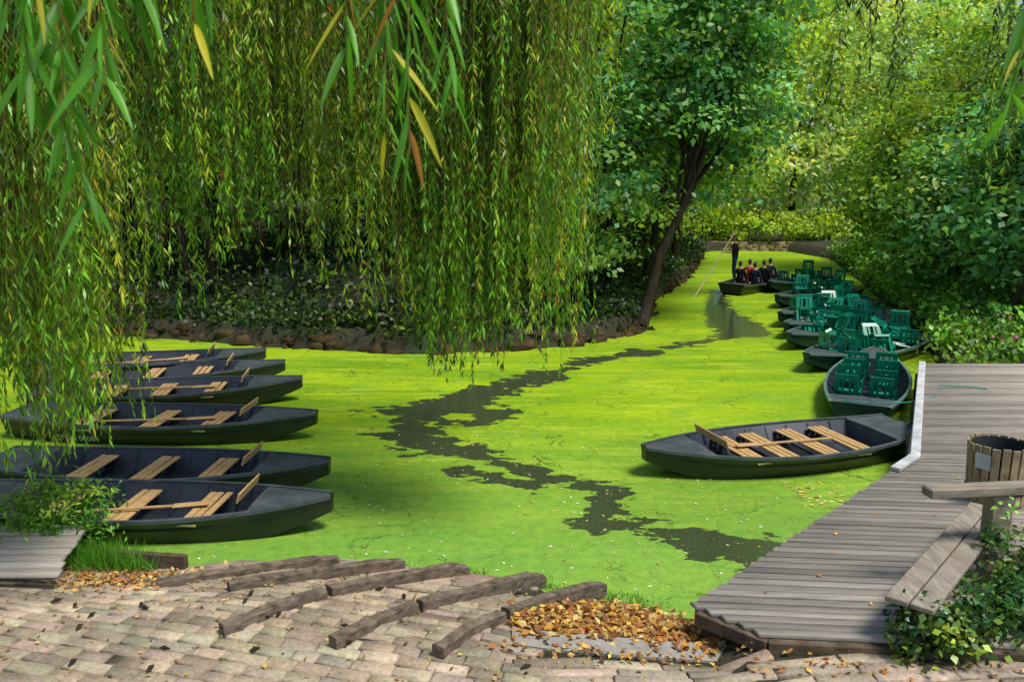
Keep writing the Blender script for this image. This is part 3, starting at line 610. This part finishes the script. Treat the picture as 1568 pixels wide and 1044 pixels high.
Nn=unit(rng.normal(size=(n,3))+np.array([0,-.3,.5])); D=unit(np.cross(Nn,rng.normal(size=(n,3)))); L=.75*rng.uniform(.6,1.3,n)
leaf_obj('distant_tree_line',leaf_quads(P,D,Nn,L,L*.7),np.clip(np.array((.4,.62,.25))*np.repeat(np.exp(rng.normal(0,.25,nn)),24)[:,None],0,.8),M_leaf)  # pale leaf tint carries painted haze, no volume
B=[]
for row in range(3):
    x=11.2
    while x<17.4: l=rng.uniform(.3,.7); B.append((x+l/2,50.2-.35*(x-14)*.2+row*.15,.16+row*.17,l-.03,.35,0)); x+=l
B=np.array(B); n=len(B); blocks('far_stone_bank',B[:,0],B[:,1],B[:,2],B[:,3],B[:,4],np.full(n,.2),B[:,5],np.clip(rng.normal(1,.25,n),.4,1.8)[:,None]*np.array((.3,.25,.17)),M_rock,jit=.05,bev=.03,slope=False)
# ------------------------------------------------------------------ big willow with hanging curtains
wl=empty('weeping_willow')
T0=np.array((-7.6,6.6,.3))
limb=[(bez(T0,(-7.9,6.8,3.5),(-7.2,7.2,6.2),12,.03),np.linspace(.5,.3,12))]
ends=[(-5.2,8.6,8.2),(-3.5,10.5,8.8),(-1.0,11,9.2),(1.0,10.8,8.9),(-4.5,13.5,9.6),(-.5,13.5,9.8),(-3,3.5,8),(-1,2.5,7),(1.5,2.5,6.8)]
for e_ in ends: limb.append((bez((-7.2,7.2,6.1),((-7.2+e_[0])/2,(7.2+e_[1])/2,9.8),e_,14,.06),np.linspace(.2,.03,14)))
for (a,b,c,r) in (((-3.4,12.6,9.5),(-2.6,12.4,6.5),(-3.0,12.8,4.2),.09),((-1.2,12,9.5),(-1.6,12.2,7),(-.6,12.3,4.6),.06),((-5.6,12.3,9),(-4.9,12.2,6.5),(-5.4,12.5,4.8),.07)):
    limb.append((bez(a,b,c,14,.05),np.linspace(r,.015,14)))
tubes('trunk_and_limbs',limb,M_bark,wl,10)
def strands(name,S,leaf=.12,step=.05,tw=.0035,bright=1):
    QQ=[];CC=[];TT=[]
    for (x0,y0,zt,zb,cb,cyl) in S:
        ln=zt-zb
        if ln<.3: continue
        K=max(6,int(ln/.25)); t=np.linspace(0,1,K); ax,ay=rng.normal(0,.15,2); ph=rng.uniform(0,6)
        px=x0+ax*np.sin(t*2.2)+.04*np.sin(t*ln*2.2+ph); py=y0+ay*np.sin(t*2.2)+.04*np.cos(t*ln*2+ph); pz=zt-t*ln
        TT.append((np.stack([px,py,pz],1),np.linspace(tw*1.6,tw*.45,K)))
        m=int(ln/step); s=np.sort(rng.random(m)); P=np.stack([np.interp(s,t,px),np.interp(s,t,py),np.interp(s,t,pz)],1)
        az=rng.uniform(0,2*np.pi,m); op=rng.uniform(.3,1.2,m)*(1-.4*s)
        D=unit(np.stack([np.cos(az)*op,np.sin(az)*op,-np.ones(m)],1)); Nn=unit(np.cross(D,unit(rng.normal(size=(m,3)))))
        L=leaf*rng.uniform(.55,1.25,m)
        Q=leaf_quads(P,D,Nn,L,L*.19,.0)
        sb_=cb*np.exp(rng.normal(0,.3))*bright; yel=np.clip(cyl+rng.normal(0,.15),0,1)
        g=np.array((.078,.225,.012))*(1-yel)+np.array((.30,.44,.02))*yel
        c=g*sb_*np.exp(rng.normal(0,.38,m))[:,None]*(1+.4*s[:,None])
        o=rng.random(m)<.014; c[o]=(.6,.42,.03); o=rng.random(m)<.002; c[o]=(.55,.12,.02)
        QQ.append(Q);CC.append(np.clip(c,0,.7))
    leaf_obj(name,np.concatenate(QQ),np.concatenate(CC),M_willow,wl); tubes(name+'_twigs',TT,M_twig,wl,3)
def curtain(name,tx,tz,y0,y1,nc,per,x0,x1,ztop,spread=.13,up=1.5,**k):
    S=[]
    for c in range(nc):
        cx=x0+(x1-x0)*(c+rng.random()*1.6)/nc;cy=rng.uniform(y0,y1); base=rng.random()**1.3*up; cb=np.exp(rng.normal(-.3,.6)); cyl=np.clip(rng.normal(.22,.28),0,1)
        for s in range(rng.integers(per//3,int(per*1.6))):
            x=cx+rng.normal(0,spread); yy=cy+rng.normal(0,spread*1.3)
            S.append((x,yy,ztop+rng.uniform(-.2,.5),np.interp(x,tx,tz)+base+abs(rng.normal(0,.30))+rng.random()**2*1.4,cb,cyl))
    strands(name,S,**k)
txL=[-7,-5.3,-4.7,-4.35,-3.95,-3.75,-3.6];tzL=[2.1,2.05,1.45,1.45,1.9,2.4,3.4]
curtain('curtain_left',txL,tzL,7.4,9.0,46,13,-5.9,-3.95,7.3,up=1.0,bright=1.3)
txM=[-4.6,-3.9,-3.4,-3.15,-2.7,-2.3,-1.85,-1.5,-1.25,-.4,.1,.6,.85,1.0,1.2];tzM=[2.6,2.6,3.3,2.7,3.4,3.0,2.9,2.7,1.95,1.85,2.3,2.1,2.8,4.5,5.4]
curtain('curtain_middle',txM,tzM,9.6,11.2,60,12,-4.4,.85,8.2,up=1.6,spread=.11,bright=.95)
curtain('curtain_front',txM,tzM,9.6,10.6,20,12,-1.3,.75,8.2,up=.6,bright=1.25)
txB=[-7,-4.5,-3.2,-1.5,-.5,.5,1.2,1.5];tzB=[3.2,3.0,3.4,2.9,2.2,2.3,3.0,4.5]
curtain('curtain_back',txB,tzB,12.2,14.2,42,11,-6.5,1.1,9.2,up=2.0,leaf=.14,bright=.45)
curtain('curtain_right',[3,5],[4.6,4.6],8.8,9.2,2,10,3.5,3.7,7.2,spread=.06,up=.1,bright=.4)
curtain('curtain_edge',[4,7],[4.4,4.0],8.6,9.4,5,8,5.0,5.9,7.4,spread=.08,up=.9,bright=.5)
def bigleaf(P,D,Nn,L,W,nseg=6,droop=.25):
    V=[];S=unit(np.cross(D,Nn)); 
    for k in range(nseg+1):
        t=k/nseg; w=W*.5*math.sin(math.pi*min(1,t*.93+.07))**.8*(1-.3*t) if 0<k<nseg else .0008
        c=P+D*L*t+np.array([0,0,-1])*droop*L*t*t
        V+= [c-S*w+Nn*w*.35,c,c+S*w+Nn*w*.35]
    return V
def sprig(name,starts,leafL,mat):
    V=[];F=[];C=[];TT=[]
    for (a,b,c) in starts:
        p=bez(a,b,c,24); TT.append((p,np.linspace(.0035,.0012,24)))
        ln=np.linalg.norm(np.diff(p,axis=0),axis=1).sum(); m=int(ln/.034)
        for k in range(m):
            t=(k+.5)/m*23; P=np.array([np.interp(t,range(24),p[:,q]) for q in range(3)])
            az=k*2.4+rng.normal(0,.4); o=rng.uniform(.3,.8); D=unit(np.array([math.cos(az)*o,math.sin(az)*o,-rng.uniform(.6,1.1)])); Nn=unit(np.cross(D,unit(rng.normal(size=3))))
            L=leafL*rng.uniform(.7,1.2); b0=len(V); V+=bigleaf(P,D,Nn,L,L*.155)
            yl=rng.random(); cc=(.12,.36,.03) if yl<.86 else ((.55,.5,.04) if yl<.97 else (.5,.2,.03)); cc=np.array(cc)*rng.uniform(.7,1.4)
            C+=[cc]*21
            for s in range(6):
                for q in range(2): F.append((b0+s*3+q,b0+s*3+q+1,b0+s*3+q+4,b0+s*3+q+3))
    mesh_np(name,np.array(V),np.array(F),mat,colr=np.array(C),parent=wl,smooth=True)
    tubes(name+'_twigs',TT,M_twig,wl,6)
st=[]
for x,zb in ((-1.2,4.6),(-1.13,4.66),(-1.05,4.42),(-.98,4.58),(-.9,4.72),(-.82,4.64),(-.72,4.78),(-.62,4.84),(-1.25,4.74),(-1.1,4.52),(-1.15,4.8),(-.95,4.82),(-1.0,4.66),(-.78,4.85),(-1.3,4.55),(-.30,4.58),(-.22,4.54),(-.37,4.76),(-.15,4.66),(-.26,4.72),(.2,4.9),(1.22,4.64),(1.3,4.72),(1.26,4.88)):
    y=rng.uniform(1.8,2.3); st.append(((x+rng.normal(0,.15),y+.15,zb+1.4),(x+rng.normal(0,.05),y,zb+.7),(x,y-.03,zb)))
sprig('near_sprigs',st,.13,M_willow)
# ------------------------------------------------------------------ small vegetation + litter
def clumpbox(name,lo,hi,nc,per,cr,size,base,mat,ratio=.7,**k):
    lo=np.array(lo);hi=np.array(hi); Q,C,_=crown([(*((lo+hi)/2),*((hi-lo)/2))],nc,per,cr,size,base,ratio=ratio,bias=.4,**k); return leaf_obj(name,Q,C,mat)
clumpbox('ivy_plant',(3.2,6.3,.5),(4.0,6.7,1.02),44,30,.09,.075,(.025,.09,.022),M_ivy,yel=.05)
clumpbox('ivy_plant',(3.9,6.5,.5),(5.3,7.2,.98),80,30,.1,.075,(.025,.1,.022),M_ivy,yel=.08)
clumpbox('ivy_plant',(4.48,7.3,.7),(4.66,7.62,1.5),16,16,.06,.06,(.03,.11,.025),M_ivy,yel=.1)
clumpbox('ivy_plant',(4.6,7.3,.6),(5.3,7.7,1.25),26,26,.09,.07,(.03,.11,.025),M_ivy,yel=.1)
clumpbox('shore_plant',(-5.9,9.0,.2),(-4.7,9.6,1.05),90,28,.13,.09,(.1,.3,.03),M_leaf,yel=.3,ratio=.35)
def grass(name,pts,h,n,spread,c):
    pts=np.array(pts); k=rng.integers(0,len(pts),n); P=pts[k]+np.stack([rng.normal(0,spread,n),rng.normal(0,spread*.6,n),np.zeros(n)],1)
    P[:,2]=np.maximum(ground_z(P[:,0],P[:,1]),0)
    D=unit(np.stack([rng.normal(0,.35,n),rng.normal(0,.35,n),np.ones(n)],1)); Nn=unit(np.cross(D,rng.normal(size=(n,3)))); L=h*rng.uniform(.5,1.2,n)
    return leaf_obj(name,leaf_quads(P,D,Nn,L,.012+0*L,0),np.array(c)*np.exp(rng.normal(0,.25,n))[:,None],M_leaf)
grass('grass_tufts',[(-4.9,9.15,0),(-4.6,9.1,0),(-4.35,8.95,0),(-5.3,9.3,0),(-4.75,8.95,0)],.34,1700,.15,(.12,.32,.03))
grass('moss_grass',[(-2.0,9.15,0),(-1.3,9.1,0),(-.5,8.95,0),(.3,8.7,0),(1.0,8.45,0),(1.3,8.3,0)],.06,700,.14,(.09,.2,.02))
def litter(name,P,size,cols,mat=M_fall,lift=.045,curl=.35):
    n=len(P); P3=np.stack([P[:,0],P[:,1],np.maximum(ground_z(P[:,0],P[:,1]),0)+lift+P[:,2]],1)
    Nn=unit(rng.normal(0,curl,(n,3))+np.array([0,0,1])); D=unit(np.cross(Nn,rng.normal(size=(n,3)))); L=size*rng.uniform(.6,1.3,n)
    cl=np.array(cols)[rng.integers(0,len(cols),n)]*np.exp(rng.normal(0,.3,n))[:,None]
    return leaf_obj(name,leaf_quads(P3,D,Nn,L,L*.6,.2),np.clip(cl,0,.8),mat)
cols=[(.50,.25,.05),(.58,.34,.08),(.36,.14,.04),(.5,.38,.14),(.22,.1,.04)]
n=2100; P=np.stack([rng.uniform(.0,1.9,n),np.zeros(n),rng.random(n)**2*.05],1); P[:,1]=6.95+rng.normal(0,.08,n)+rng.random(n)**1.1*(1.15-.4*np.abs(P[:,0]-.9)); litter('leaf_pile',P,.085,cols)
n=700; P=np.stack([rng.uniform(-5.5,2.2,n),rng.uniform(5.2,9.1,n),np.zeros(n)],1); P=P[sdist(P[:,0],P[:,1])>.05]; litter('fallen_leaves',P,.05,[(.55,.42,.12),(.4,.26,.09),(.14,.09,.04),(.5,.3,.06)])
n=150; P=np.stack([rng.normal(.9,.7,n),rng.normal(6.75,.15,n),np.zeros(n)],1); litter('fallen_leaves',P,.07,cols)
n=400; P=np.stack([rng.normal(-4.3,.4,n),rng.normal(8.5,.22,n),rng.random(n)*.02],1); litter('fallen_leaves',P,.07,cols)
n=160; P=np.stack([rng.uniform(1.9,5,n),rng.uniform(6.2,6.8,n),np.zeros(n)],1); litter('fallen_leaves',P,.06,cols)
n=60; P=np.stack([rng.uniform(2.3,6.5,n),rng.uniform(7,13,n),np.zeros(n)],1); P=P[P[:,0]>np.interp(P[:,1],edge_y,edge_x)+.1]; P[:,2]=.605-np.maximum(ground_z(P[:,0],P[:,1]),0)-.045+.012; litter('fallen_leaves',P,.06,cols,curl=.15)
n=420; P=np.stack([rng.uniform(-3.8,4.2,n),8.6+rng.random(n)**1.4*6,np.zeros(n)],1); P=P[(sdist(P[:,0],P[:,1])<-.1)]; litter('floating_leaves',P,.055,[(.75,.75,.55),(.65,.65,.3),(.5,.35,.1)],lift=.006,curl=.05)
n=45; P=np.stack([rng.uniform(4.0,5,n),rng.uniform(11,12.0,n),np.zeros(n)],1); litter('floating_leaves',P,.08,[(.7,.6,.25),(.7,.35,.08)],lift=.006,curl=.05)
lst=[]
for k in range(22):
    x=rng.uniform(-4.5,.2);y=rng.uniform(6.3,8.2); z=gz(x,y)+.1+.055; a=rng.uniform(0,3); lst.append(([(x-.05*math.cos(a),y-.05*math.sin(a),z),(x,y,z+.008),(x+.05*math.cos(a),y+.05*math.sin(a),z)],[.006,.02,.005]))
tubes('fallen_cones',lst,M_bark,seg=7)
n=14; P=np.stack([rng.normal(10.4,.3,n),rng.normal(17.7,.2,n),rng.uniform(.9,1.6,n)],1); Nn=unit(rng.normal(size=(n,3))+np.array([0,-1,.5])); D=unit(np.cross(Nn,rng.normal(size=(n,3))))
leaf_obj('pink_flowers',leaf_quads(P,D,Nn,np.full(n,.08),np.full(n,.07)),np.tile((.6,.12,.3),(n,1)),M_fall)
# ------------------------------------------------------------------ light, world, camera
w=bpy.data.worlds.new('World'); scene.world=w; w.use_nodes=True; nt=w.node_tree; bg=nt.nodes['Background']
sky=nt.nodes.new('ShaderNodeTexSky'); sky.sky_type='NISHITA'; sky.sun_disc=False
EL=math.radians(62); AZ=math.radians(124)   # sun high, to the right and slightly behind
sky.sun_elevation=EL; sky.sun_rotation=AZ; nt.links.new(sky.outputs[0],bg.inputs[0]); bg.inputs[1].default_value=.14
sd=Vector((math.sin(AZ)*math.cos(EL),math.cos(AZ)*math.cos(EL),math.sin(EL)))
l=bpy.data.lights.new('sun','SUN'); l.energy=4.3; l.angle=math.radians(18); l.color=(1,.955,.87); o=bpy.data.objects.new('sun',l); o.rotation_euler=sd.to_track_quat('Z','Y').to_euler(); link(o)
cam=bpy.data.cameras.new('camera'); cam.sensor_width=36; cam.lens=36*1300/1568; cam.clip_end=2000; cam.clip_start=.05
cam.dof.use_dof=True; cam.dof.focus_distance=14; cam.dof.aperture_fstop=5.6
co=bpy.data.objects.new('camera',cam); co.location=(0,0,4.5); co.rotation_euler=(math.radians(90)-math.atan(257/1300),0,0); link(co); scene.camera=co
scene.view_settings.view_transform='Standard'; scene.view_settings.look='None'; scene.view_settings.exposure=0
